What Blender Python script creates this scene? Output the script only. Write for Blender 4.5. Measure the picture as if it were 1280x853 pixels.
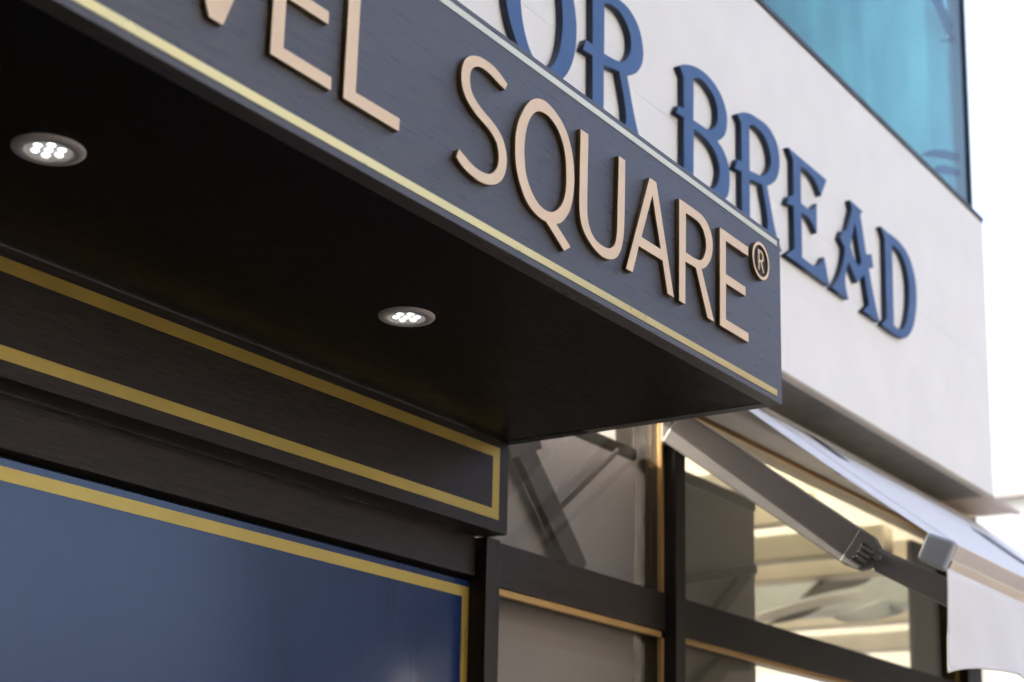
import bpy, bmesh, math, random
from mathutils import Matrix, Vector
random.seed(7)
sc = bpy.context.scene
for o in list(bpy.data.objects):
    bpy.data.objects.remove(o)
R = math.radians

# ------------------------------------------------------------------ camera
cam = bpy.data.cameras.new('camera')
camo = bpy.data.objects.new('camera', cam)
sc.collection.objects.link(camo)
sc.camera = camo
right, up, fwd = Vector((.5537, -.8325, .019)), Vector((-.1853, -.1009, .9775)), Vector((.8119, .5447, .2101))
right.normalize(); fwd = (fwd - right * fwd.dot(right)).normalized(); up = right.cross(fwd)
mw = Matrix((right, up, -fwd)).transposed().to_4x4()
mw.translation = Vector((-3.0178, -1.3834, 1.6155))
camo.matrix_world = mw
cam.sensor_width = 36.0
cam.lens = 2129.16 / 1280 * 36
cam.shift_y = (640.41 - 426.5) / 1280
cam.clip_start = .05
cam.clip_end = 2000
cam.dof.use_dof = True
cam.dof.focus_distance = 2.95
cam.dof.aperture_fstop = 4.0

# ------------------------------------------------------------------ world, sun, exposure
SUN_EL, SUN_AZ = R(38), R(-12)          # azimuth clockwise from +Y: the sun stands behind the shop
w = bpy.data.worlds.new('World'); sc.world = w; w.use_nodes = True
wn = w.node_tree; bg = wn.nodes['Background']
sky = wn.nodes.new('ShaderNodeTexSky'); sky.sky_type = 'NISHITA'; sky.sun_disc = False
sky.sun_elevation = SUN_EL; sky.sun_rotation = SUN_AZ
sky.air_density = .55; sky.dust_density = 7.0; sky.ozone_density = .3
wn.links.new(sky.outputs[0], bg.inputs[0]); bg.inputs[1].default_value = .12
sl = bpy.data.lights.new('sun', 'SUN'); sl.energy = 3.5; sl.angle = R(.5); sl.color = (1, .94, .85)
so = bpy.data.objects.new('sun', sl); sc.collection.objects.link(so)
sdir = Vector((math.sin(SUN_AZ) * math.cos(SUN_EL), math.cos(SUN_AZ) * math.cos(SUN_EL), math.sin(SUN_EL)))
so.rotation_euler = sdir.to_track_quat('Z', 'Y').to_euler(); so.location = (0, 0, 30)
vs = sc.view_settings
vs.view_transform = 'Standard'; vs.look = 'None'; vs.gamma = 1; vs.use_curve_mapping = False
vs.exposure = 2.95

# ------------------------------------------------------------------ materials
class N:
    def __init__(s, name):
        s.m = bpy.data.materials.new(name); s.m.use_nodes = True; s.t = s.m.node_tree
        s.b = s.t.nodes['Principled BSDF']; s.out = s.t.nodes['Material Output']
    def new(s, kind, **kw):
        n = s.t.nodes.new('ShaderNode' + kind)
        for k, v in kw.items():
            if hasattr(n, k): setattr(n, k, v)
        return n
    def link(s, a, b): s.t.links.new(a, b)
    def coord(s, scale=(1, 1, 1)):
        c = s.new('TexCoord'); mp = s.new('Mapping'); mp.inputs['Scale'].default_value = scale
        s.link(c.outputs['Object'], mp.inputs[0]); return mp.outputs[0]
    def noise(s, scale, detail=4, rough=.55, stretch=(1, 1, 1)):
        n = s.new('TexNoise'); n.inputs['Scale'].default_value = scale
        n.inputs['Detail'].default_value = detail; n.inputs['Roughness'].default_value = rough
        s.link(s.coord(stretch), n.inputs['Vector']); return n.outputs['Fac']
    def ramp(s, fac, stops):
        r = s.new('ValToRGB'); e = r.color_ramp.elements
        while len(e) < len(stops): e.new(.5)
        for i, (p, c) in enumerate(stops):
            e[i].position = p; e[i].color = (*c, 1) if len(c) == 3 else c
        s.link(fac, r.inputs[0]); return r.outputs[0]
    def remap(s, fac, a, b):
        r = s.new('MapRange'); r.inputs[1].default_value = .3; r.inputs[2].default_value = .7
        r.inputs[3].default_value = a; r.inputs[4].default_value = b
        s.link(fac, r.inputs[0]); return r.outputs[0]
    def bump(s, fac, strength, dist=.001):
        b = s.new('Bump'); b.inputs['Strength'].default_value = strength; b.inputs['Distance'].default_value = dist
        s.link(fac, b.inputs['Height']); s.link(b.outputs[0], s.b.inputs['Normal'])
    def set(s, **kw):
        al = dict(col='Base Color', rough='Roughness', metal='Metallic', spec='Specular IOR Level', coat='Coat Weight',
                  coatr='Coat Roughness', ior='IOR', sheen='Sheen Weight')
        for k, v in kw.items():
            i = s.b.inputs[al[k]]
            if isinstance(v, bpy.types.NodeSocket): s.link(v, i)
            elif k == 'col': i.default_value = (*v, 1)
            else: i.default_value = v
        return s

def wood(name, dark, light, rough, bump=.35, stretch=(1.0, 11, 11), spec=.5):
    n = N(name)
    g1 = n.noise(14, 6, .65, stretch); g2 = n.noise(26, 5, .7, stretch); big = n.noise(3, 3, .5)
    mx = n.new('MixRGB'); mx.blend_type = 'MULTIPLY'; mx.inputs[0].default_value = .5
    n.link(n.ramp(g1, [(.3, dark), (.72, light)]), mx.inputs[1])
    n.link(n.ramp(big, [(.3, (.75, .75, .75)), (.7, (1, 1, 1))]), mx.inputs[2])
    n.set(col=mx.outputs[0], rough=n.remap(g1, rough - .09, rough + .12), spec=spec)
    n.bump(g2, bump, .0012)
    return n.m

def painted(name, col, rough, var=.12, bump=.1, bscale=250, coat=0.0, spec=.5, metal=0.0):
    n = N(name); f = n.noise(6, 5, .6)
    lo = tuple(c * (1 - var) for c in col); hi = tuple(min(1, c * (1 + var)) for c in col)
    n.set(col=n.ramp(f, [(.28, lo), (.72, hi)]), rough=n.remap(n.noise(11, 4), rough * .85, rough * 1.15), spec=spec, metal=metal, coat=coat)
    if coat: n.set(coatr=.12)
    if bump: n.bump(n.noise(bscale, 2), bump, .0005)
    return n.m

M = {}
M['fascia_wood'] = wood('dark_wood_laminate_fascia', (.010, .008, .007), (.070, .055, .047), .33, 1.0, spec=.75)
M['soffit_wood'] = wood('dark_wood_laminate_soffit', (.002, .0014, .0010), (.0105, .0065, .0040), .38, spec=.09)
M['frame_wood'] = wood('dark_brown_foil_frame', (.010, .0070, .0050), (.040, .0275, .0190), .40, .7, spec=.25)
M['post_wood'] = wood('dark_brown_foil_upright', (.010, .0070, .0050), (.040, .0275, .0190), .40, .6, (11, 11, 1.0), .25)
M['gold_letter'] = painted('champagne_gold_lacquer', (.80, .59, .37), .42, .03, .06, 500, metal=.1)
M['gold_tape'] = painted('brushed_gold_tape', (.50, .345, .075), .34, .08, .12, 160, metal=.55)
M['sign_tape'] = painted('pale_gold_tape', (.70, .66, .48), .36, .05, .04, 160, metal=.35)  # gold paled to paint the sky's reflection into the upper line
M['sign_tape_gold'] = painted('light_gold_tape', (.82, .62, .25), .30, .05, .04, 160, metal=.75)
M['blue_letter'] = painted('blue_satin_paint', (.027, .088, .225), .45, .06, .05)
M['navy_return'] = painted('navy_letter_return', (.006, .018, .050), .45, .1, .05)  # letter side faces, coloured darker than the blue fronts
M['bronze_return'] = painted('bronze_letter_return', (.20, .125, .045), .4, .1, .05, metal=.2)  # letter side faces, coloured darker than the gold fronts
M['white_wall'] = painted('white_render', (.83, .815, .76), .65, .03, .18, 130)
M['grey_alu'] = painted('grey_powder_coat', (.16, .148, .142), .42, .05, .15, 900)
M['cap_plastic'] = painted('grey_plastic_cap', (.40, .43, .47), .38, .04, .1, 500)
M['bar_cream'] = painted('cream_bar_coating', (.76, .70, .64), .45, .06, .1)
M['rail_cream'] = painted('cream_cloth_rail', (.70, .60, .48), .45, .08, .1)
M['cast_grey'] = painted('cast_grey_metal', (.14, .13, .125), .5, .12, .35, 300)
M['brass_bead'] = painted('brass_glazing_bead', (.50, .30, .10), .38, .10, .15, 200, metal=.45)
M['flashing'] = painted('dark_grey_flashing', (.05, .05, .052), .5, .1, .1)
M['soffit_bronze'] = painted('bronze_soffit_sheet', (.10, .085, .065), .45, .1, .1)
M['soffit_beige'] = painted('beige_soffit_sheet', (.42, .33, .25), .5, .08, .1)
M['lintel'] = painted('beige_lintel_sheet', (.45, .38, .28), .4, .06, .05)
M['rail_dark'] = painted('dark_blind_rail', (.015, .014, .012), .4, .1, .05)
M['ring'] = painted('warm_grey_lamp_ring', (.62, .57, .52), .45, .05, .08)
M['navy_print'] = painted('navy_fabric_print', (.012, .018, .05), .6, .1, .1)
M['cream_beam'] = painted('cream_painted_beam', (.78, .72, .60), .5, .08, .1)
M['brown_beam'] = painted('olive_brown_beam', (.42, .40, .31), .5, .1, .1)

# blue lacquered panel: mottled, a little grimy, glossy
n = N('navy_gloss_paint')
streak = n.noise(9, 5, .6, (1, 1, .12)); fine = n.noise(120, 3, .6, (1, 1, .3)); mott = n.noise(1.6, 3, .5)
v = n.new('TexVoronoi'); v.inputs['Scale'].default_value = 42; n.link(n.coord((1, 1, 1)), v.inputs['Vector'])
spk = n.ramp(v.outputs['Distance'], [(.025, (.30, .30, .30)), (.05, (1, 1, 1))])
msk = n.ramp(n.noise(5.5, 2), [(.56, (0, 0, 0)), (.60, (1, 1, 1))])
base = n.ramp(streak, [(.3, (.0042, .0165, .064)), (.7, (.0058, .0220, .084))])
mx = n.new('MixRGB'); mx.blend_type = 'MULTIPLY'; n.link(msk, mx.inputs[0]); n.link(base, mx.inputs[1]); n.link(spk, mx.inputs[2])
n.set(col=mx.outputs[0], rough=n.remap(streak, .21, .27), spec=.5, coat=.4, coatr=.12)
n.bump(fine, .10, .0006)
M['blue_panel'] = n.m

# awning cloth (lets some light through) and hanging valance
def cloth(name, col, tr, lo=.95, sc_=5, st_=(1, 1, 1)):
    n = N(name); f = n.noise(sc_, 4, .55, st_); c = n.ramp(f, [(.3, tuple(x * lo for x in col)), (.7, col)])
    wv = n.new('TexWave'); wv.inputs['Scale'].default_value = 420; n.link(n.coord(), wv.inputs['Vector'])
    n.set(col=c, rough=.85, spec=.2); n.bump(wv.outputs['Fac'], .08, .0004)
    t = n.new('BsdfTranslucent'); n.link(c, t.inputs[0])
    mix = n.new('MixShader'); mix.inputs[0].default_value = tr
    n.link(n.b.outputs[0], mix.inputs[1]); n.link(t.outputs[0], mix.inputs[2]); n.link(mix.outputs[0], n.out.inputs[0])
    return n.m
M['awning_cloth'] = cloth('white_awning_cloth', (.84, .84, .85), .07)
M['valance_cloth'] = cloth('white_valance_cloth', (.84, .83, .82), .06)
M['blind_cloth'] = cloth('grey_blind_cloth', (.34, .305, .30), .05)

def glass(name, tint, gl_rough=.015, f0=.06, trans=None):
    n = N(name)
    lw = n.new('LayerWeight'); lw.inputs[0].default_value = .5
    p = n.new('Math', operation='POWER'); n.link(lw.outputs['Facing'], p.inputs[0]); p.inputs[1].default_value = 5
    ma = n.new('Math', operation='MULTIPLY_ADD'); n.link(p.outputs[0], ma.inputs[0]); ma.inputs[1].default_value = 1 - f0; ma.inputs[2].default_value = f0
    tr = n.new('BsdfTransparent'); tr.inputs[0].default_value = (*tint, 1)
    g = n.new('BsdfGlossy'); g.inputs['Roughness'].default_value = gl_rough
    mix = n.new('MixShader'); n.link(ma.outputs[0], mix.inputs[0])
    n.link(tr.outputs[0], mix.inputs[1]); n.link(g.outputs[0], mix.inputs[2]); n.link(mix.outputs[0], n.out.inputs[0])
    return n.m
M['pane'] = glass('window_glass', (.93, .93, .91), .01, .075)

# tinted facade glass and the curtain behind it
M['teal_glass'] = glass('teal_facade_glass', (.40, .69, .74), .03, .05)
M['tie'] = painted('teal_grey_cloth', (.02, .035, .04), .7, .1, .1)
M['curtain'] = cloth('pale_blue_curtain', (.68, .74, .73), .30, .45, 1.5, (1, 1, .5))
def emis(name, col, s):
    n = N(name); n.set(col=(.8, .8, .8), rough=.3)
    n.b.inputs['Emission Color'].default_value = (*col, 1); n.b.inputs['Emission Strength'].default_value = s
    return n.m
M['led'] = emis('lit_led_lens', (1, .98, .94), .40)
M['led_dim'] = emis('lit_led_reflector', (1, .97, .92), .022)
M['stay'] = painted('brown_steel_stay', (.07, .055, .045), .5, .1, .1)  # for the bars standing in for reflections, and the olive swags
M['mauve_beam'] = painted('mauve_grey_beam', (.60, .57, .52), .5, .1, .1)
M['blue_beam'] = painted('pale_blue_beam', (.58, .64, .66), .5, .1, .1)
n = N('frosted_roof_glass'); n.set(col=(.74, .73, .66), rough=.5)
t = n.new('BsdfTranslucent'); t.inputs[0].default_value = (.78, .76, .68, 1)
mix = n.new('MixShader'); mix.inputs[0].default_value = .46
n.link(n.b.outputs[0], mix.inputs[1]); n.link(t.outputs[0], mix.inputs[2]); n.link(mix.outputs[0], n.out.inputs[0])
M['frosted'] = n.m
M['paving'] = painted('dark_granite_paving', (.085, .08, .075), .7, .2, .4, 60)
M['asphalt'] = painted('asphalt', (.05, .05, .05), .8, .2, .5, 80)
M['facade_grey'] = painted('grey_facade', (.30, .29, .28), .7, .08, .2)
M['facade_cream'] = painted('cream_facade', (.46, .44, .41), .7, .08, .2)
M['dark_brick'] = painted('dark_brick', (.040, .031, .026), .8, .2, .3)
M['far_white'] = painted('far_white_cladding', (.70, .72, .72), .6, .05, 0)
M['far_glass'] = painted('far_blue_glass', (.20, .34, .40), .12, .1, 0, coat=.3)
M['dark_glass'] = painted('dark_window_glass', (.02, .025, .03), .06, .1, 0)

# ------------------------------------------------------------------ helpers
def link(o, parent=None):
    sc.collection.objects.link(o)
    if parent: o.parent = parent
    return o
def thing(name, label, cat, group=None, loc=(0, 0, 0)):
    o = bpy.data.objects.new(name, None); o.empty_display_size = .1
    sc.collection.objects.link(o); o.location = loc
    tag(o, label, cat, group); return o
def tag(o, label=None, cat=None, group=None, kind=None):
    for k, v in (('label', label), ('category', cat), ('group', group), ('kind', kind)):
        if v: o[k] = v
    return o
def mesh_obj(name, bm, mat, parent=None, bevel=0, smooth=False, seg=2):
    me = bpy.data.meshes.new(name); bm.to_mesh(me); bm.free()
    me.materials.append(M[mat] if isinstance(mat, str) else mat)
    o = bpy.data.objects.new(name, me); link(o, parent)
    if parent is not None:   # keep geometry in world coordinates
        o.matrix_parent_inverse = Matrix.Translation(-parent.location)
    if smooth:
        for p in me.polygons: p.use_smooth = True
    if bevel:
        b = o.modifiers.new('bevel', 'BEVEL'); b.width = bevel; b.segments = seg; b.limit_method = 'ANGLE'
    return o
def add_box(bm, x0, x1, y0, y1, z0, z1):
    v = [bm.verts.new(p) for p in [(x0, y0, z0), (x1, y0, z0), (x1, y1, z0), (x0, y1, z0), (x0, y0, z1), (x1, y0, z1), (x1, y1, z1), (x0, y1, z1)]]
    for f in [(0, 3, 2, 1), (4, 5, 6, 7), (0, 1, 5, 4), (1, 2, 6, 5), (2, 3, 7, 6), (3, 0, 4, 7)]:
        bm.faces.new([v[i] for i in f])
def box(name, x0, x1, y0, y1, z0, z1, mat, parent=None, bevel=.0015):
    bm = bmesh.new(); add_box(bm, x0, x1, y0, y1, z0, z1)
    return mesh_obj(name, bm, mat, parent, bevel)
def prism_x(name, prof, x0, x1, mat, parent=None, bevel=.0015):
    """profile of (y, z) points swept along X"""
    bm = bmesh.new()
    a = [bm.verts.new((x0, y, z)) for y, z in prof]; b = [bm.verts.new((x1, y, z)) for y, z in prof]
    k = len(prof)
    bm.faces.new(a); bm.faces.new(b[::-1])
    for i in range(k):
        bm.faces.new([a[i], b[i], b[(i + 1) % k], a[(i + 1) % k]])
    bmesh.ops.recalc_face_normals(bm, faces=bm.faces)
    return mesh_obj(name, bm, mat, parent, bevel)
def lathe(name, prof, cx, cy, cz, mat, parent=None, seg=48):
    """profile (r, z) revolved about a vertical axis"""
    bm = bmesh.new(); rings = []
    for r, z in prof:
        rings.append([bm.verts.new((cx + r * math.cos(2 * math.pi * i / seg), cy + r * math.sin(2 * math.pi * i / seg), cz + z)) for i in range(seg)] if r > 1e-6 else [bm.verts.new((cx, cy, cz + z))])
    for a, b in zip(rings, rings[1:]):
        for i in range(seg):
            j = (i + 1) % seg
            f = [a[i % len(a)], a[j % len(a)], b[j % len(b)], b[i % len(b)]]
            f = list(dict.fromkeys(f))
            if len(f) > 2: bm.faces.new(f)
    bmesh.ops.recalc_face_normals(bm, faces=bm.faces)
    return mesh_obj(name, bm, mat, parent, smooth=True)

def smooth_poly(pts, corner=36, sub=5):
    """Catmull-Rom through runs of gentle points, hard corners kept"""
    k = len(pts); P = [Vector(p) for p in pts]; hard = []
    for i in range(k):
        a = P[i] - P[i - 1]; b = P[(i + 1) % k] - P[i]
        hard.append(abs(math.degrees(a.angle_signed(b, 0))) > corner if a.length > 1e-9 and b.length > 1e-9 else True)
    out = []
    for i in range(k):
        p1, p2 = P[i], P[(i + 1) % k]
        p0 = p1 * 2 - p2 if hard[i] else P[i - 1]
        p3 = p2 * 2 - p1 if hard[(i + 1) % k] else P[(i + 2) % k]
        L = (p2 - p1).length
        if hard[i] and hard[(i + 1) % k]:
            out.append(p1); continue
        d0 = (p1 - p0).length or 1; d3 = (p3 - p2).length or 1
        m1 = (p2 - p1) / L * .5 + (p1 - p0) / d0 * .5 if not hard[i] else (p2 - p1) / L
        m2 = (p2 - p1) / L * .5 + (p3 - p2) / d3 * .5 if not hard[(i + 1) % k] else (p2 - p1) / L
        m1 *= L; m2 *= L
        for s in range(sub):
            t = s / sub; t2, t3 = t * t, t ** 3
            out.append((2 * t3 - 3 * t2 + 1) * p1 + (t3 - 2 * t2 + t) * m1 + (-2 * t3 + 3 * t2) * p2 + (t3 - t2) * m2)
    return out
def plate(name, polys, yback, thick, mat, parent, bevel=.0006, corner=36, do_smooth=True, edge=None):
    """upright plate cut to (x, z) outlines, holes by even-odd fill, standing off yback towards -Y"""
    cu = bpy.data.curves.new(name, 'CURVE'); cu.dimensions = '2D'; cu.fill_mode = 'BOTH'
    for pl in polys:
        q = smooth_poly(pl, corner) if do_smooth else [Vector(p) for p in pl]
        s = cu.splines.new('POLY'); s.points.add(len(q) - 1); s.use_cyclic_u = True
        for i, p in enumerate(q): s.points[i].co = (p[0], p[1], 0, 1)
    cu.extrude = thick / 2 - bevel; cu.bevel_depth = bevel; cu.bevel_resolution = 1; cu.offset = -bevel
    o = bpy.data.objects.new(name + '_curve', cu); sc.collection.objects.link(o)
    bpy.context.view_layer.update()
    me = bpy.data.meshes.new_from_object(o.evaluated_get(bpy.context.evaluated_depsgraph_get()))
    bpy.data.objects.remove(o); bpy.data.curves.remove(cu)
    # local (x, y, z) -> world (x, yback - thick/2 - z, y)
    me.transform(Matrix(((1, 0, 0, 0), (0, 0, -1, yback - thick / 2), (0, 1, 0, 0), (0, 0, 0, 1))))
    me.name = name; me.materials.clear(); me.materials.append(M[mat])
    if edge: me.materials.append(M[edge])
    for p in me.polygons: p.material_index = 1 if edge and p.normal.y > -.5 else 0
    ob = bpy.data.objects.new(name, me); link(ob, parent)
    ob.matrix_parent_inverse = Matrix.Translation(-parent.location)
    return ob

# ================================================================== setting
bm = bmesh.new(); add_box(bm, -400, 400, -400, 400, -.3, -.12)
tag(mesh_obj('road', bm, 'asphalt'), kind='structure')
bm = bmesh.new(); add_box(bm, -30, 30, -4.5, .64, -.2, 0)
tag(mesh_obj('pavement', bm, 'paving', bevel=.01), kind='structure')

# ================================================================== bakery building: white wall, lettering, soffit, teal glass
YW = .45
bld = thing('bakery_building', 'white rendered upper facade with large raised blue serif lettering above the windows', 'building', loc=(0, YW, 2.945))
XE = 2.732
box('wall_panel', -5.9, XE, YW, YW + .02, 2.952, 3.4215, 'white_wall', bld, .0008)
box('wall_panel', -5.9, XE, YW, YW + .02, 3.4219, 3.962, 'white_wall', bld, .0008)
box('wall_backing', -5.89, XE - .01, YW + .0205, YW + .05, 2.965, 3.95, 'white_wall', bld, 0)
box('bottom_lip', -5.9, 3.03, YW - .003, YW + .024, 2.9425, 2.9505, 'lintel', bld, .004)
box('soffit_sheet', -5.9, 2.70, YW + .026, .80, 2.948, 2.962, 'soffit_bronze', bld, .001)
box('soffit_sheet', 2.703, 3.03, YW + .026, .80, 2.948, 2.962, 'soffit_beige', bld, .001)
box('flashing_strip', -5.9, XE - .006, YW - .006, YW + .10, 3.9635, 3.980, 'flashing', bld, .002)
tg = box('upper_window', -5.9, 2.68, YW + .03, YW + .05, 3.9815, 6.3, 'teal_glass', bld, .002)
def curt(x, t):
    z = 3.97 + 2.3 * t; g = max(0, 1 - abs(z - 4.72) / .5)
    return (x, .545 + .014 * math.sin(x * 13 + .8 * math.sin(z * 2)) + .008 * math.sin(x * 31 + z), z)
CURT = True
box('window_frame', 2.681, 2.70, YW + .022, YW + .09, 3.9815, 6.3, 'flashing', bld, .002)
box('upper_storey_roof', -5.9, 2.70, YW, 1.4, 6.302, 6.5, 'white_wall', bld, .004)

def zz(pts): return pts
B0, T0 = 3.272, 3.598     # baseline and cap line of the lettering
def ell(cx, cz, a, b, k=40): return [(cx + a * math.cos(2 * math.pi * i / k), cz + b * math.sin(2 * math.pi * i / k)) for i in range(k)]
r_leg = lambda dx: [(.0254 + dx, 3.4101), (.0929 + dx, 3.4227), (.125 + dx, 3.325), (.118 + dx, 3.295), (.105 + dx, B0), (.215 + dx, B0), (.188 + dx, 3.300), (.1289 + dx, 3.4292)]
LET = {
 'O': [ell(-.235, 3.435, .142, .168), ell(-.2345, 3.435, .0825, .141)],
 'R1': [[(-.050, 3.5633), (-.0270, 3.5484), (-.0256, 3.4379), (-.0533, 3.4377), (-.0673, 3.4068), (-.0251, 3.4111), (-.024, 3.306), (-.055, B0), (.058, B0), (.0257, 3.306)] + r_leg(0)
        + [(.1532, 3.4412), (.1777, 3.4583), (.1993, 3.4876), (.2054, 3.5136), (.2022, 3.539), (.1894, 3.5669), (.1643, 3.589), (.1273, 3.602), (.0708, 3.6005), (.0357, 3.598), (.002, 3.5891), (-.0181, 3.581)],
        [(.026, 3.5629), (.0255, 3.4387), (.0571, 3.4422), (.0926, 3.4486), (.1105, 3.4557), (.1285, 3.4717), (.1423, 3.4926), (.1464, 3.5176), (.1401, 3.5413), (.1216, 3.5594), (.0912, 3.5719), (.0553, 3.5717)]],
 'B': [[(.3835, 3.5614), (.405, 3.5451), (.4063, 3.4595), (.3814, 3.4576), (.367, 3.4332), (.4062, 3.4358), (.4056, 3.306), (.376, B0), (.47, B0), (.535, 3.2725), (.583, 3.281), (.618, 3.296), (.6426, 3.3175), (.6527, 3.3439), (.6551, 3.3723), (.6504, 3.3981), (.6349, 3.4199), (.6131, 3.436), (.5881, 3.4447), (.6167, 3.465), (.6328, 3.4836), (.6415, 3.5087), (.6401, 3.5391), (.6277, 3.562), (.6089, 3.5791), (.5777, 3.5939), (.5405, 3.6013), (.4977, 3.6013), (.4555, 3.5938), (.4198, 3.582), (.3984, 3.5718)],
       [(.4592, 3.5615), (.4574, 3.4504), (.4963, 3.4525), (.5388, 3.4564), (.5636, 3.4701), (.5813, 3.4878), (.5878, 3.5088), (.5862, 3.5327), (.574, 3.5523), (.5524, 3.5649), (.5218, 3.5735), (.4914, 3.5743)],
       [(.4592, 3.4264), (.4564, 3.298), (.50, 3.297), (.54, 3.3005), (.5677, 3.3116), (.5834, 3.3278), (.5943, 3.3529), (.5965, 3.3749), (.5844, 3.3977), (.5629, 3.4137), (.5324, 3.423), (.4961, 3.4269)]],
 'R2': [[(.6999, 3.5633), (.7226, 3.5484), (.7236, 3.4411), (.7014, 3.4389), (.6814, 3.4059), (.723, 3.4119), (.7228, 3.306), (.692, B0), (.802, B0), (.7702, 3.306), (.7712, 3.4088), (.788, 3.4118), (.8458, 3.4203), (.876, 3.325), (.869, 3.295), (.857, B0), (.964, B0), (.936, 3.300), (.877, 3.4285), (.9054, 3.4452), (.9306, 3.4641), (.9492, 3.4904), (.9573, 3.5195), (.9561, 3.5484), (.9448, 3.5735), (.924, 3.5906), (.8961, 3.6014), (.8613, 3.6045), (.8198, 3.6015), (.7857, 3.598), (.752, 3.5891), (.7319, 3.581)],
        [(.7727, 3.5601), (.7718, 3.4341), (.8089, 3.44), (.843, 3.4464), (.8746, 3.4644), (.8926, 3.4855), (.9017, 3.5083), (.8974, 3.5293), (.8806, 3.5519), (.8533, 3.5671), (.819, 3.5713), (.7918, 3.5701)]],
 'E': [[(1.0151, 3.5925), (1.0455, 3.5676), (1.0447, 3.464), (1.0097, 3.4419), (1.0005, 3.4215), (1.0440, 3.4308), (1.0453, 3.308), (.9867, 3.2715), (1.2815, 3.2735), (1.2484, 3.3505), (1.215, 3.318), (1.1872, 3.3028), (1.1558, 3.2993), (1.0960, 3.3), (1.0965, 3.4311), (1.1439, 3.4312), (1.1701, 3.4218), (1.198, 3.403), (1.2022, 3.4948), (1.1675, 3.4649), (1.136, 3.4577), (1.0955, 3.4584), (1.0963, 3.5672), (1.1496, 3.5684), (1.1853, 3.5618), (1.2119, 3.5478), (1.2339, 3.5279), (1.2758, 3.5925)]],
 'A': [[(1.4467, 3.5916), (1.4601, 3.5675), (1.4161, 3.4847), (1.3864, 3.4746), (1.3656, 3.4454), (1.3983, 3.4275), (1.3918, 3.3971), (1.3649, 3.3444), (1.3295, 3.3015), (1.2953, 3.2731), (1.4188, 3.2741), (1.401, 3.3037), (1.3979, 3.3348), (1.4254, 3.3918), (1.4866, 3.3462), (1.5444, 3.3888), (1.5745, 3.3056), (1.5268, 3.272), (1.6555, 3.2740), (1.6133, 3.3482), (1.5821, 3.4215), (1.6191, 3.4353), (1.6063, 3.4751), (1.5642, 3.4614), (1.5255, 3.5716), (1.5439, 3.5906)],
       [(1.482, 3.5338), (1.4412, 3.4457), (1.4616, 3.4238), (1.4998, 3.4002), (1.5233, 3.4233)]],
 'D': [[(1.6877, 3.5916), (1.7168, 3.5627), (1.7161, 3.3035), (1.6705, 3.2718), (1.7718, 3.2714), (1.8267, 3.2742), (1.8707, 3.2847), (1.9135, 3.3115), (1.9474, 3.3494), (1.9701, 3.3996), (1.9803, 3.4509), (1.9782, 3.4944), (1.9607, 3.533), (1.929, 3.567), (1.8849, 3.5856), (1.8185, 3.5944), (1.7523, 3.5925)],
       [(1.7776, 3.5624), (1.7753, 3.300), (1.8008, 3.2965), (1.8399, 3.3033), (1.8696, 3.3248), (1.8914, 3.3591), (1.9105, 3.4124), (1.9145, 3.4616), (1.9066, 3.5028), (1.8866, 3.5358), (1.849, 3.5576), (1.8106, 3.5635)]],
}
for k, pl in LET.items():
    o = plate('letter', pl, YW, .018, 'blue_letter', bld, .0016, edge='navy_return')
    o['label'] = 'raised blue capital letter ' + k[0]

# ================================================================== sign canopy
SZ = 2.55
sign = thing('sign_canopy', 'dark wood sign box canopy with champagne gold sans serif lettering and thin gold lines', 'sign', loc=(0, 0, SZ))
box('fascia_board', -5, .006, 0, .030, SZ, 2.9025, 'fascia_wood', sign, .0015)
box('end_board', -.024, .006, .0305, .449, SZ, 2.902, 'fascia_wood', sign, .001)
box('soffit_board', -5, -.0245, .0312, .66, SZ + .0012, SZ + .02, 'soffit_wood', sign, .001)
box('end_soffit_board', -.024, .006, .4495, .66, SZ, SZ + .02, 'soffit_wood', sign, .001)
box('top_board', -5, -.0245, .0305, .449, 2.88, 2.90, 'fascia_wood', sign, .001)
box('gold_line', -5, -.010, -.0008, .002, 2.8805, 2.8920, 'sign_tape', sign, 0)
box('gold_line', -5, -.018, -.0008, .002, 2.5625, 2.5755, 'sign_tape_gold', sign, 0)
CT, CB = 2.8286, 2.6332
SL = {
 'S': None, 'Q': None, 'U': None,
}
S_ = [(-1.0136,2.8129),(-1.0388,2.8228),(-1.0542,2.8264),(-1.0724,2.8269),(-1.0902,2.8252),(-1.1049,2.8204),(-1.1178,2.8132),(-1.1275,2.8029),(-1.1328,2.7907),(-1.135,2.7771),(-1.1339,2.7649),(-1.1297,2.7541),(-1.1206,2.7435),(-1.1071,2.7346),(-1.0922,2.728),(-1.0742,2.7226),(-1.0591,2.7177),(-1.0483,2.7119),(-1.039,2.7048),(-1.0339,2.6913),(-1.0334,2.6787),(-1.0366,2.6666),(-1.0447,2.6563),(-1.0564,2.6484),(-1.0711,2.6447),(-1.0888,2.6444),(-1.1064,2.6476),(-1.121,2.6527),(-1.1361,2.6576),(-1.1425,2.6428),(-1.1317,2.6363),(-1.1172,2.6311),(-1.0998,2.6279),(-1.0822,2.6263),(-1.0646,2.6283),(-1.0498,2.6328),(-1.035,2.6403),(-1.0218,2.6521),(-1.0146,2.6657),(-1.0111,2.6798),(-1.0116,2.6943),(-1.0161,2.7074),(-1.0242,2.7189),(-1.0383,2.729),(-1.0538,2.7357),(-1.072,2.7412),(-1.0871,2.7468),(-1.0991,2.7533),(-1.1077,2.7615),(-1.1116,2.7708),(-1.1127,2.783),(-1.1096,2.7943),(-1.1012,2.803),(-1.0896,2.8084),(-1.0777,2.8098),(-1.0596,2.8084),(-1.0411,2.8041),(-1.0194,2.8002)]
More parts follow.
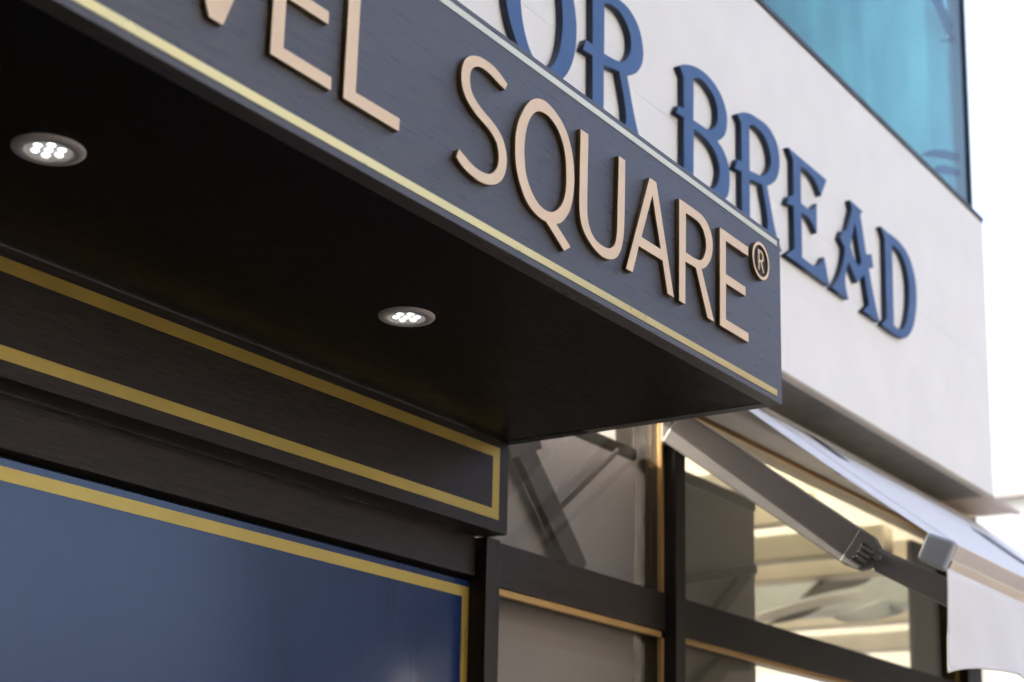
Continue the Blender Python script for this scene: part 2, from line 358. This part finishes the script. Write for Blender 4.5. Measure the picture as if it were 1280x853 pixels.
Qo = [(-.9275,2.8243),(-.9436,2.8157),(-.9593,2.8006),(-.9716,2.7823),(-.9806,2.7655),(-.9855,2.7505),(-.9885,2.7362),(-.989,2.723),(-.9888,2.7086),(-.9871,2.6944),(-.9825,2.6795),(-.9757,2.6653),(-.9674,2.6535),(-.9574,2.6428),(-.9435,2.6337),(-.9272,2.6282),(-.9109,2.6260),(-.8978,2.6262),(-.8435,2.5953),(-.824,2.6084),(-.8681,2.6327),(-.8548,2.6391),(-.8415,2.6513),(-.8298,2.6669),(-.8216,2.6853),(-.8178,2.7021),(-.8157,2.7184),(-.8161,2.7359),(-.818,2.7523),(-.8216,2.7678),(-.8302,2.7869),(-.8427,2.8035),(-.8602,2.8162),(-.8808,2.8245),(-.9010,2.8285),(-.9144,2.8278)]
Qi = [(-.9236,2.8037),(-.9365,2.7957),(-.9475,2.7826),(-.9551,2.7682),(-.9604,2.751),(-.9625,2.737),(-.9634,2.7239),(-.9622,2.7094),(-.9579,2.6871),(-.9494,2.6716),(-.9378,2.659),(-.9213,2.649),(-.9049,2.6454),(-.8884,2.6464),(-.8752,2.6514),(-.8621,2.6614),(-.8505,2.675),(-.8434,2.691),(-.8401,2.7096),(-.8402,2.727),(-.8434,2.7564),(-.8507,2.775),(-.8595,2.7872),(-.87,2.7967),(-.8871,2.8045),(-.9039,2.8070)]
fix = lambda pts: [(x + .0103 + (x + 1.0) * .006, z + .0047) for x, z in pts]   # front plane 8 mm instead of 14 mm off the board
U_ = [(-.7865,CT),(-.7875,2.7339),(-.7875,2.6944),(-.7850,2.6759),(-.7798,2.6621),(-.769,2.6502),(-.7527,2.64),(-.7328,2.6324),(-.7145,2.6290),(-.6946,2.6306),(-.6761,2.6366),(-.6627,2.6457),(-.6515,2.6615),(-.6441,2.6821),(-.6412,2.7055),(-.6395,2.7471),(-.6385,CT),(-.6610,CT),(-.6620,2.7802),(-.6638,2.7384),(-.6650,2.6973),(-.6669,2.6806),(-.6705,2.6683),(-.6779,2.6588),(-.689,2.6521),(-.7038,2.6487),(-.7221,2.6491),(-.7404,2.6539),(-.7532,2.6654),(-.7606,2.6805),(-.7625,2.7037),(-.7625,2.7434),(-.7610,CT)]
A_ = [[(-.5526,CT),(-.6342,CB),(-.6112,CB),(-.5899,2.6885),(-.5052,2.6890),(-.4867,CB),(-.4629,CB),(-.5281,CT)],[(-.5423,2.7988),(-.5810,2.7083),(-.5115,2.7085)]]
R_ = [[(-.4425,CT),(-.4435,CB),(-.4200,CB),(-.4190,2.7155),(-.3783,2.7158),(-.3331,CB),(-.3058,CB),(-.3557,2.7212),(-.3431,2.727),(-.327,2.7409),(-.3154,2.758),(-.3106,2.7751),(-.3113,2.7927),(-.3194,2.8079),(-.333,2.82),(-.3511,2.8271),(-.3735,CT)],[(-.4165,2.8096),(-.4175,2.7335),(-.3788,2.7335),(-.3632,2.7359),(-.3519,2.7417),(-.3428,2.7535),(-.3372,2.7686),(-.3388,2.7858),(-.3491,2.8001),(-.3648,2.808),(-.3871,2.8100)]]
def E_(x, d=.010): return [[(x,CT),(x-.002,CB),(x+.119,CB),(x+.119,CB+.0190),(x+.0225,CB+.0190),(x+.0235,2.7237),(x+.108,2.7237),(x+.108,2.7425),(x+.024,2.7425),(x+.025,2.8096),(x+.1215,2.8096),(x+.1215,CT)]]
L_ = [[(-1.3890,CT),(-1.3930,CB),(-1.2700,CB),(-1.2690,2.6530),(-1.3674,2.6520),(-1.3640,CT)]]
V_ = [[(-1.7300,CT),(-1.6508,CB),(-1.6261,CB),(-1.5470,CT),(-1.5725,CT),(-1.6385,2.6640),(-1.7045,CT)]]
GT = .008
for nm, pl in (('V', V_), ('E', E_(-1.5375)), ('L', L_), ('S', [fix(S_)]), ('Q', [fix(Qo), fix(Qi)]), ('U', [U_]), ('A', A_), ('R', R_), ('E', E_(-.2800))):
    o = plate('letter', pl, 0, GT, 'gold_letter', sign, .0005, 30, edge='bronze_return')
    o['label'] = 'raised champagne gold capital letter ' + nm
# registered mark: dark disc, gold ring and a small R
cx, cz, ro, ri = -.1010, 2.8187, .0385, .0318
reg = plate('registered_mark', [ell(cx, cz, ro - .001, ro - .001)], 0, .005, 'frame_wood', sign, .0004, do_smooth=False)
def sub(o): o.parent = reg; o.matrix_parent_inverse = Matrix.Identity(4); return o
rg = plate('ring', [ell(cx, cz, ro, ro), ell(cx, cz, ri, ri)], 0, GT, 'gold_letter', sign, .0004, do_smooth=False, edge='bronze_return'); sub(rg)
x = cx - .0115
rr = plate('small_letter', [[(x,cz+.0215),(x,cz-.0215),(x+.0046,cz-.0215),(x+.0046,cz-.0030),(x+.0100,cz-.0030),(x+.0200,cz-.0215),(x+.0255,cz-.0215),(x+.0148,cz-.0018),(x+.0205,cz+.0010),(x+.0235,cz+.0065),(x+.0235,cz+.0125),(x+.0205,cz+.0180),(x+.0150,cz+.0213)],
     [(x+.0046,cz+.0175),(x+.0046,cz+.0012),(x+.0140,cz+.0015),(x+.0178,cz+.0050),(x+.0190,cz+.0095),(x+.0178,cz+.0145),(x+.0140,cz+.0175)]], 0, GT, 'gold_letter', sign, .0003, 30); sub(rr)

# ================================================================== recessed downlights
def downlight(x, y, label):
    t = thing('downlight', label, 'lamp', 'lit downlights in the canopy soffit', (x, y, SZ))
    lathe('trim_ring', [(.0315, .006), (.0315, -.0015), (.0335, -.0042), (.0465, -.0034), (.0488, -.0012), (.049, .0015)], x, y, SZ, 'ring', t)
    lathe('lens', [(.0313, .0045), (.0311, -.0005), (0, -.0008)], x, y, SZ, 'led_dim', t)
    for k in range(7):
        a = 2 * math.pi * k / 6; r = .0185 if k < 6 else 0
        lathe('led_lens', [(0, -.0040), (.0036, -.0032), (.0052, -.0018), (.0057, -.0008)], x + r * math.cos(a), y + r * math.sin(a), SZ, 'led', t, 16)
downlight(-.817, .318, 'round white lit downlight in the soffit nearer the sign corner')
downlight(-1.611, .313, 'round white lit downlight in the soffit at the far left of the picture')

# ================================================================== dark header box with a gold rectangle
hb = thing('header_box', 'dark wood box under the canopy framed by a gold painted rectangle', 'panel', loc=(0, .65, 2.345))
box('front_board', -5, -.004, .65, .668, 2.345, SZ - .0005, 'frame_wood', hb, .0012)
box('end_board', -.020, -.0045, .6685, .715, 2.3455, SZ - .001, 'frame_wood', hb, .001)
box('bottom_board', -5, -.0205, .6685, .735, 2.3458, 2.362, 'frame_wood', hb, .001)
box('gold_strip', -5, -.040, .6492, .6515, 2.509, 2.532, 'gold_tape', hb, 0)
box('gold_strip', -5, -.040, .6492, .6515, 2.372, 2.394, 'gold_tape', hb, 0)
box('gold_strip', -.066, -.040, .64925, .6515, 2.3942, 2.5088, 'gold_tape', hb, 0)

# ================================================================== blue panel
bp = thing('blue_panel', 'glossy navy blue wall panel edged with a flat gold band', 'panel', loc=(-2, .735, 0))
box('panel_board', -5, -.010, .735, .765, .1, 2.248, 'blue_panel', bp, .002)
box('gold_band', -5, -.0235, .7342, .737, 2.2105, 2.2335, 'gold_tape', bp, 0)
box('gold_band', -.0495, -.0235, .7342, .737, .2, 2.2103, 'gold_tape', bp, 0)
box('header_rail', -5, -.0235, .72, .764, 2.2575, 2.3445, 'frame_wood', bp, .0015)
box('backing_board', -5, -.008, .766, .80, 0, 2.345, 'rail_dark', bp, 0)

# ================================================================== glazed shopfront
sf = thing('glazed_shopfront', 'dark brown framed shop window front with slim brass glazing beads', 'window', loc=(1.5, .70, 0))
box('post', -.022, .030, .69, .80, 0, 2.343, 'post_wood', sf, .002)
box('mullion', .806, .859, .67, .80, 0, 3.02, 'post_wood', sf, .002)
box('mullion', 3.045, 3.20, .67, .80, 0, 3.02, 'post_wood', sf, .002)
box('mullion', 5.0, 5.06, .67, .80, 0, 3.02, 'post_wood', sf, .002)
HEAD = 2.853
bays = [(.030, .806), (.859, 3.045), (3.20, 5.0)]
for i, (a, b) in enumerate(bays):
    ua = -.0045 if i == 0 else a
    box('transom', a + .0003, b - .0003, .70, .80, 2.2415, 2.342, 'frame_wood', sf, .002)
    box('head_rail', ua + .0003, b - .0003, .705, .80, HEAD + .016, 2.925, 'lintel', sf, .002)
    for z0, z1, xa in ((2.342, HEAD + .016, ua), (.25, 2.2415, a)):
        p = box('pane', xa + .002, b - .002, .722, .730, z0 + .001, z1 - .001, 'pane', sf, 0)
        for nm_ in (0,):
            box('bead', b - .012, b - .0003, .7045, .7185, z0 + .0005, z1 - .0165, 'brass_bead', sf, .002)
            box('bead', xa + .0003, b - .0125, .7045, .7185, z1 - .016, z1 - .0003, 'brass_bead', sf, .002)
            box('bead', xa + .0003, xa + .010, .7045, .7185, z0 + .0005, z1 - .0165, 'post_wood', sf, .002)

# roller blinds behind the panes
def blind(x0, x1, z0, z1, label, rail=True):
    t = thing('roller_blind', label, 'blind', 'grey roller blinds behind the shop windows', (x0, .75, z0))
    bm = bmesh.new(); add_box(bm, x0, x1, .7905, .7915, z0, z1); mesh_obj('blind_cloth', bm, 'blind_cloth', t)
    if rail: box('head_rail', x0, x1, .782, .818, z1 + .001, z1 + .034, 'rail_dark', t, .006)
    box('bottom_bar', x0, x1, .786, .797, z0 - .012, z0 - .0005, 'grey_alu', t, .003)
blind(.0, .800, 2.25, 2.700, 'taupe grey blind behind the upper pane beside the gold framed box')
blind(.04, .800, 1.2, 2.24, 'plain grey blind behind the lower pane beside the blue panel', False)
blind(.864, 1.522, 2.25, 2.700, 'narrow taupe grey blind behind the pane under the awning arm')
blind(.864, 1.522, 1.2, 2.24, 'narrow grey blind below the transom under the awning arm', False)

# bars added behind the glass for the dark diagonals mirrored in it
def brown_bar(parent, name, p, q, wd, y0, y1):
    d = Vector((q[0] - p[0], q[1] - p[1])).normalized(); n_ = Vector((-d.y, d.x)) * wd / 2
    pl = [(p[0] + n_.x, p[1] + n_.y), (q[0] + n_.x, q[1] + n_.y), (q[0] - n_.x, q[1] - n_.y), (p[0] - n_.x, p[1] - n_.y)]
    return plate(name, pl and [pl], y1, y1 - y0, 'stay', parent, .004, do_smooth=False)
st = thing('window_stay', 'thick brown diagonal stay behind the upper pane beside the gold framed box', 'stay', 'stays behind the shop windows', (.2, .75, 2.6))
brown_bar(st, 'arm', (.195, 2.605), (.462, 2.345), .072, .742, .768)
brown_bar(st, 'cable', (.345, 2.470), (.640, 2.690), .012, .744, .756)
brown_bar(st, 'hinge', (.130, 2.585), (.262, 2.640), .060, .7405, .770)
st = thing('window_stay', 'brown forked stay behind the narrow blind under the awning arm', 'stay', 'stays behind the shop windows', (1.2, .75, 2.4))
brown_bar(st, 'arm', (.862, 2.382), (1.440, 2.512), .030, .742, .768)
brown_bar(st, 'brace', (1.190, 2.345), (1.395, 2.492), .040, .744, .766)
st = thing('window_stay', 'dark bent stay below the transom under the awning arm', 'stay', 'stays behind the shop windows', (1.2, .75, 2.1))
brown_bar(st, 'arm', (1.060, 2.100), (1.230, 2.205), .060, .742, .768)
brown_bar(st, 'brace', (1.225, 2.205), (1.39, 2.222), .036, .744, .766)

# ================================================================== glazed garden room seen through the right pane
gr = thing('garden_room', 'bright cream room with a glazed roof seen through the right hand window', 'room', loc=(3, 3, 0))
for k in range(5):
    x0 = .9 + k * 1.2
    box('roof_panel', x0, x0 + 1.195, .86, 5.3, 2.90, 2.915, 'frosted', gr, 0)
for x0, wd, z0, mt in ((1.75, .10, 2.83, 'mauve_beam'), (2.15, .06, 2.80, 'cream_beam'), (2.75, .09, 2.80, 'brown_beam'), (3.05, .12, 2.78, 'cream_beam'), (3.75, .16, 2.76, 'blue_beam'), (4.4, .10, 2.80, 'cream_beam'), (5.3, .1, 2.8, 'mauve_beam')):
    box('rafter', x0, x0 + wd, .86, 5.3, z0, 2.899, mt, gr, .01)
box('back_wall', .9, 6.6, 5.3, 5.4, 0, 3.2, 'cream_beam', gr, 0)
box('side_wall', .8, .895, .85, 5.4, 0, 2.92, 'facade_grey', gr, 0)
box('floor', .9, 6.6, .81, 5.3, 0, .02, 'cream_beam', gr, 0)
SWAGS = (('olive_swag', 'stay', [(2.946, 2.682), (3.140, 2.780), (3.471, 2.880), (3.680, 2.885), (3.596, 2.844), (3.257, 2.759)]),
         ('olive_swag', 'stay', [(2.621, 2.534), (2.870, 2.622), (3.174, 2.687), (2.942, 2.607)]),
         ('cream_bar', 'far_white', [(2.482, 2.556), (2.871, 2.659), (3.464, 2.791), (3.461, 2.751), (2.870, 2.619), (2.481, 2.519)]),
         ('blue_band', 'blue_beam', [(3.172, 2.639), (4.055, 2.862), (4.252, 2.873), (4.249, 2.837), (3.331, 2.641)]))
for nm3, mt3, pl3 in (SWAGS):
    plate(nm3, [pl3], 1.26 + .03 * (mt3 == 'stay'), .02, mt3, gr, .004)
box('dark_curtain', 2.80, 3.03, .775, .80, .3, 2.84, 'rail_dark', gr, .004)

# ================================================================== folding arm awning
aw = thing('folding_awning', 'white cloth awning on grey folding arms with a hanging valance', 'awning', loc=(2.5, .65, 2.9))
AX0, AX1 = .79, 4.6
yF, zF, yB, zB = -.015, 2.424, .60, 2.914
def cloth_mesh(name, x0, x1, nx, fn, ny, mat, thick=.0016, par=None):
    bm = bmesh.new(); g = [[bm.verts.new(fn(x0 + (x1 - x0) * i / nx, j / ny)) for j in range(ny + 1)] for i in range(nx + 1)]
    for i in range(nx):
        for j in range(ny): bm.faces.new([g[i][j], g[i + 1][j], g[i + 1][j + 1], g[i][j + 1]])
    bmesh.ops.recalc_face_normals(bm, faces=bm.faces)
    o = mesh_obj(name, bm, mat, par, smooth=True)
    s = o.modifiers.new('thickness', 'SOLIDIFY'); s.thickness = thick
    return o
def fab(x, t):
    return (x, yF + (yB - yF) * t, zF + (zB - zF) * t - .006 * math.sin(math.pi * t) + .0015 * math.sin(x * 3.1))
top = cloth_mesh('awning_cloth', AX0, AX1, 60, fab, 12, 'awning_cloth', par=aw)
def strip(name, x0, x1, t0, t1, mat, off=.003):
    def fn(x, t):
        p = fab(x, t0 + (t1 - t0) * t); return (p[0], p[1] - off * .62, p[2] + off * .78)
    o = cloth_mesh(name, x0, x1, 2, fn, 6, mat, .001, aw); o.parent = top; o.matrix_parent_inverse = Matrix.Identity(4); return o
strip('hem_seam', AX0 + .30, AX0 + .306, 0, 1, 'cap_plastic')
strip('printed_mark', 2.44, 2.60, .46, .74, 'navy_print')
strip('printed_mark', 1.42, 1.50, .80, .97, 'navy_print')
cas = box('cassette', AX0 - .03, AX1 + .03, .60, .704, 2.862, 2.928, 'bar_cream', aw, .012)
box('wall_bracket', .786, .828, .668, .705, 2.735, 2.80, 'cast_grey', aw, .006)
def arm(x, mirror=1):
    def seg(name, p, q, h, wdt, mat):
        d = Vector((0, q[0] - p[0], q[1] - p[1])); L = d.length; d.normalize(); nrm = Vector((0, -d.z, d.y))
        prof = [Vector((0, p[0], p[1])) + nrm * h / 2, Vector((0, q[0], q[1])) + nrm * h / 2, Vector((0, q[0], q[1])) - nrm * h / 2, Vector((0, p[0], p[1])) - nrm * h / 2]
        o = prism_x(name, [(v.y, v.z) for v in prof], x - wdt / 2, x + wdt / 2, mat, aw, .005)
        o.modifiers['bevel'].segments = 4; return o
    u = seg('upper_arm', (.672, 2.780), (.168, 2.405), .094, .032, 'grey_alu')
    l = prism_x('lower_arm', [(.128, 2.412), (-.053, 2.318), (-.053, 2.246), (.128, 2.350)], x - .014, x + .014, 'grey_alu', aw, .006)
    # elbow: cast knuckle block with ribs and a pin
    dv = Vector((-.802, -.597)); nv = Vector((-dv.y, dv.x)) * -1
    def loc(a, b): return (.168 + dv.x * a + nv.x * b, 2.405 + dv.y * a + nv.y * b)
    f = prism_x('elbow_knuckle', [loc(*q) for q in ((-.022, .0474), (.018, .0472), (.042, .034), (.052, .012), (.050, -.020), (.030, -.040), (-.022, -.0474))], x - .0166, x + .0166, 'cast_grey', aw, .003)
    f.parent = u; f.matrix_parent_inverse = Matrix.Identity(4)
    rc = prism_x('knuckle_recess', [loc(*q) for q in ((.004, .024), (.036, .020), (.038, -.022), (.004, -.026))], x - .0182, x - .0160, 'rail_dark', aw, .003)  # dark plate paints the shade inside the knuckle's recess
    rc.parent = u; rc.matrix_parent_inverse = Matrix.Identity(4)
    for k in range(3):
        b0 = -.018 + k * .0135
        r = prism_x('knuckle_rib', [loc(.010, b0), (loc(.046, b0)), loc(.046, b0 + .0085), loc(.010, b0 + .0085)], x - .0235, x - .0178, 'grey_alu', aw, .003)
        r.parent = u; r.matrix_parent_inverse = Matrix.Identity(4)
    bm = bmesh.new()
    bmesh.ops.create_cone(bm, cap_ends=True, segments=24, radius1=.008, radius2=.008, depth=.056, matrix=Matrix.Translation((x, .112, 2.378)) @ Matrix.Rotation(R(90), 4, 'Y'))
    pn = mesh_obj('elbow_pin', bm, 'cast_grey', aw, .002); pn.parent = u; pn.matrix_parent_inverse = Matrix.Identity(4)
arm(.80); arm(4.3)
# front bar: turned square profile with ribbed upper face and smooth lower face
A, Bq, Cq, D = (-.013, 2.426), (-.075, 2.399), (-.044, 2.335), (.014, 2.371)
ct = cloth_mesh('curtain', -5.9, 2.672, 200, curt, 16, 'curtain', .002, bld)
for nm2, quad in (('curtain_tie', [(2.36, 4.78), (2.44, 4.80), (2.665, 4.725), (2.62, 4.665)]), ('curtain_tie', [(2.52, 4.60), (2.62, 4.66), (2.672, 4.70), (2.676, 4.665)]), ('curtain_fold', [(2.28, 4.07), (2.40, 4.135), (2.67, 4.225), (2.672, 4.195)]), ('curtain_fold', [(2.36, 4.04), (2.46, 4.10), (2.67, 4.16), (2.672, 4.135)])):
    plate(nm2, [quad], .516, .012, 'tie', bld, .004)
bar = prism_x('front_bar', [A, Bq, Cq, D], AX0 + .012, AX1, 'bar_cream', aw, .004)
def lerp(p, q, t): return (p[0] + (q[0] - p[0]) * t, p[1] + (q[1] - p[1]) * t)
fn_ = Vector((0, -.9, -.436))
for k in range(9):
    t0, t1 = .05 + k * .052, .05 + k * .052 + .030
    p, q = lerp(Bq, Cq, t0), lerp(Bq, Cq, t1)
    r = prism_x('bar_rib', [p, q, (q[0] - .0020, q[1] - .001), (p[0] - .0020, p[1] - .001)], AX0 + .016, AX1 - .004, 'bar_cream', aw, 0)
    r.parent = bar; r.matrix_parent_inverse = Matrix.Identity(4)
p, q = lerp(Bq, Cq, .58), lerp(Bq, Cq, .98)
r = prism_x('cloth_rail', [p, q, (q[0] - .0045, q[1] - .002), (p[0] - .0045, p[1] - .002)], AX0 + .014, AX1 - .004, 'rail_cream', aw, .001)
r.parent = bar; r.matrix_parent_inverse = Matrix.Identity(4)
cap = prism_x('end_cap', [(A[0] + .002, A[1] + .004), (Bq[0] - .004, Bq[1] + .002), (Cq[0] - .002, Cq[1] - .004), (D[0] + .004, D[1] - .002)], AX0 - .014, AX0 + .0118, 'cap_plastic', aw, .010)
cap.modifiers['bevel'].segments = 4
cap.parent = bar; cap.matrix_parent_inverse = Matrix.Identity(4)
# faint raised emblem and lettering row on the cap
u1 = Vector((0, Bq[0] - A[0], Bq[1] - A[1])).normalized(); v1 = Vector((0, D[0] - A[0], D[1] - A[1])).normalized()
cc = Vector((AX0 - .014, (A[0] + Cq[0]) / 2, (A[1] + Cq[1]) / 2))
bm = bmesh.new()
def blk(du, dv, lu, lv):
    c0 = cc + u1 * du + v1 * dv
    vs_ = []
    for xx in (-.0007, .0015):
        for a_, b_ in ((-1, -1), (1, -1), (1, 1), (-1, 1)):
            vs_.append(bm.verts.new(c0 + Vector((xx, 0, 0)) + u1 * a_ * lu / 2 + v1 * b_ * lv / 2))
    for f in [(0, 1, 2, 3), (7, 6, 5, 4), (0, 4, 5, 1), (1, 5, 6, 2), (2, 6, 7, 3), (3, 7, 4, 0)]: bm.faces.new([vs_[i] for i in f])
for k in range(6): blk(-.017 + k * .0068, .009, .0046, .0062)
for k in range(3): blk(0, -.012 + k * .0042, .011 - abs(k - 1) * .003, .0024)
bmesh.ops.recalc_face_normals(bm, faces=bm.faces)
e = mesh_obj('emblem', bm, 'cap_plastic', aw); e.parent = bar; e.matrix_parent_inverse = Matrix.Identity(4)
def val(x, t):
    u = x - AX0
    zb = 2.092 + .040 * abs(math.sin(math.pi * (u + .02) / .74)) ** .7
    z = 2.337 + (zb - 2.337) * t
    wob = (.012 * math.sin(u * 9.0 + 1.2 * t) + .006 * math.sin(u * 23 + 2)) * t
    return (x - .006 * math.sin(t * 3.0) * max(0, 1 - u * 4), -.060 - .010 * t + wob, z)
vl = cloth_mesh('valance', AX0 - .022, AX1, 220, val, 14, 'valance_cloth', .0014, aw)
def hem(x, t):
    p = val(x, .955 + .045 * t); return (p[0], p[1] - .0016, p[2])
h = cloth_mesh('valance_hem', AX0 - .022, AX1, 220, hem, 2, 'valance_cloth', .0022, aw); h.parent = vl; h.matrix_parent_inverse = Matrix.Identity(4)

# ================================================================== buildings around (mirrored in glass and lacquer; the dark brick ones are added)
def building(name, label, x0, x1, y0, y1, h, wall, glass_, face, cols, rows, roof='flashing'):
    t = thing(name, label, 'building', loc=((x0 + x1) / 2, (y0 + y1) / 2, 0))
    box('wall', x0, x1, y0, y1, 0, h, wall, t, 0)
    box('roof', x0 - .2, x1 + .2, y0 - .2, y1 + .2, h + .002, h + .35, roof, t, 0)
    for c in range(cols):
        for r_ in range(rows):
            zc = 2.2 + r_ * (h - 2) / rows
            hh = (h - 2) / rows * .5
            if face in ('y+', 'y-'):
                wx = (x1 - x0) / cols; a = x0 + wx * (c + .25); yy = y1 if face == 'y+' else y0
                s = 1 if face == 'y+' else -1
                fr = box('window', a, a + wx * .5, min(yy, yy + s * .06), max(yy, yy + s * .06), zc - hh / 2, zc + hh, 'flashing' if wall == 'dark_brick' else 'far_white', t, 0)
                ya, yb = sorted((yy + s * .061, yy + s * .08))
                pn = box('pane', a + .08, a + wx * .5 - .08, ya, yb, zc - hh / 2 + .08, zc + hh - .08, glass_, t, 0)
            else:
                wy = (y1 - y0) / cols; a = y0 + wy * (c + .25); xx = x1 if face == 'x+' else x0
                s = 1 if face == 'x+' else -1
                xa, xb = sorted((xx, xx + s * .06))
                fr = box('window', xa, xb, a, a + wy * .5, zc - hh / 2, zc + hh, 'flashing' if wall == 'dark_brick' else 'far_white', t, 0)
                xa, xb = sorted((xx + s * .061, xx + s * .08))
                pn = box('pane', xa, xb, a + .08, a + wy * .5 - .08, zc - hh / 2 + .08, zc + hh - .08, glass_, t, 0)
            pn.parent = fr; pn.matrix_parent_inverse = Matrix.Identity(4)
    return t
building('street_building', 'cream building on the other side of the street', -14, 6, -24, -15, 9.5, 'facade_cream', 'dark_glass', 'y+', 8, 3)
building('street_building', 'tall dark brick building closing the left end of the street', -18, -6.2, -10, 12, 15, 'dark_brick', 'dark_glass', 'x+', 6, 4)  # added out of view to keep light off the letters' left sides
building('street_building', 'dark brick building further down the far side of the street', 17.5, 40, -16.5, -7, 10, 'dark_brick', 'dark_glass', 'x-', 5, 3)  # added out of view so the blue panel and panes mirror something dark
building('far_building', 'pale blurred building with bluish glass beyond the wall end', 20, 32, 2, 16, 6.9, 'far_white', 'far_glass', 'x-', 4, 2, 'facade_grey')
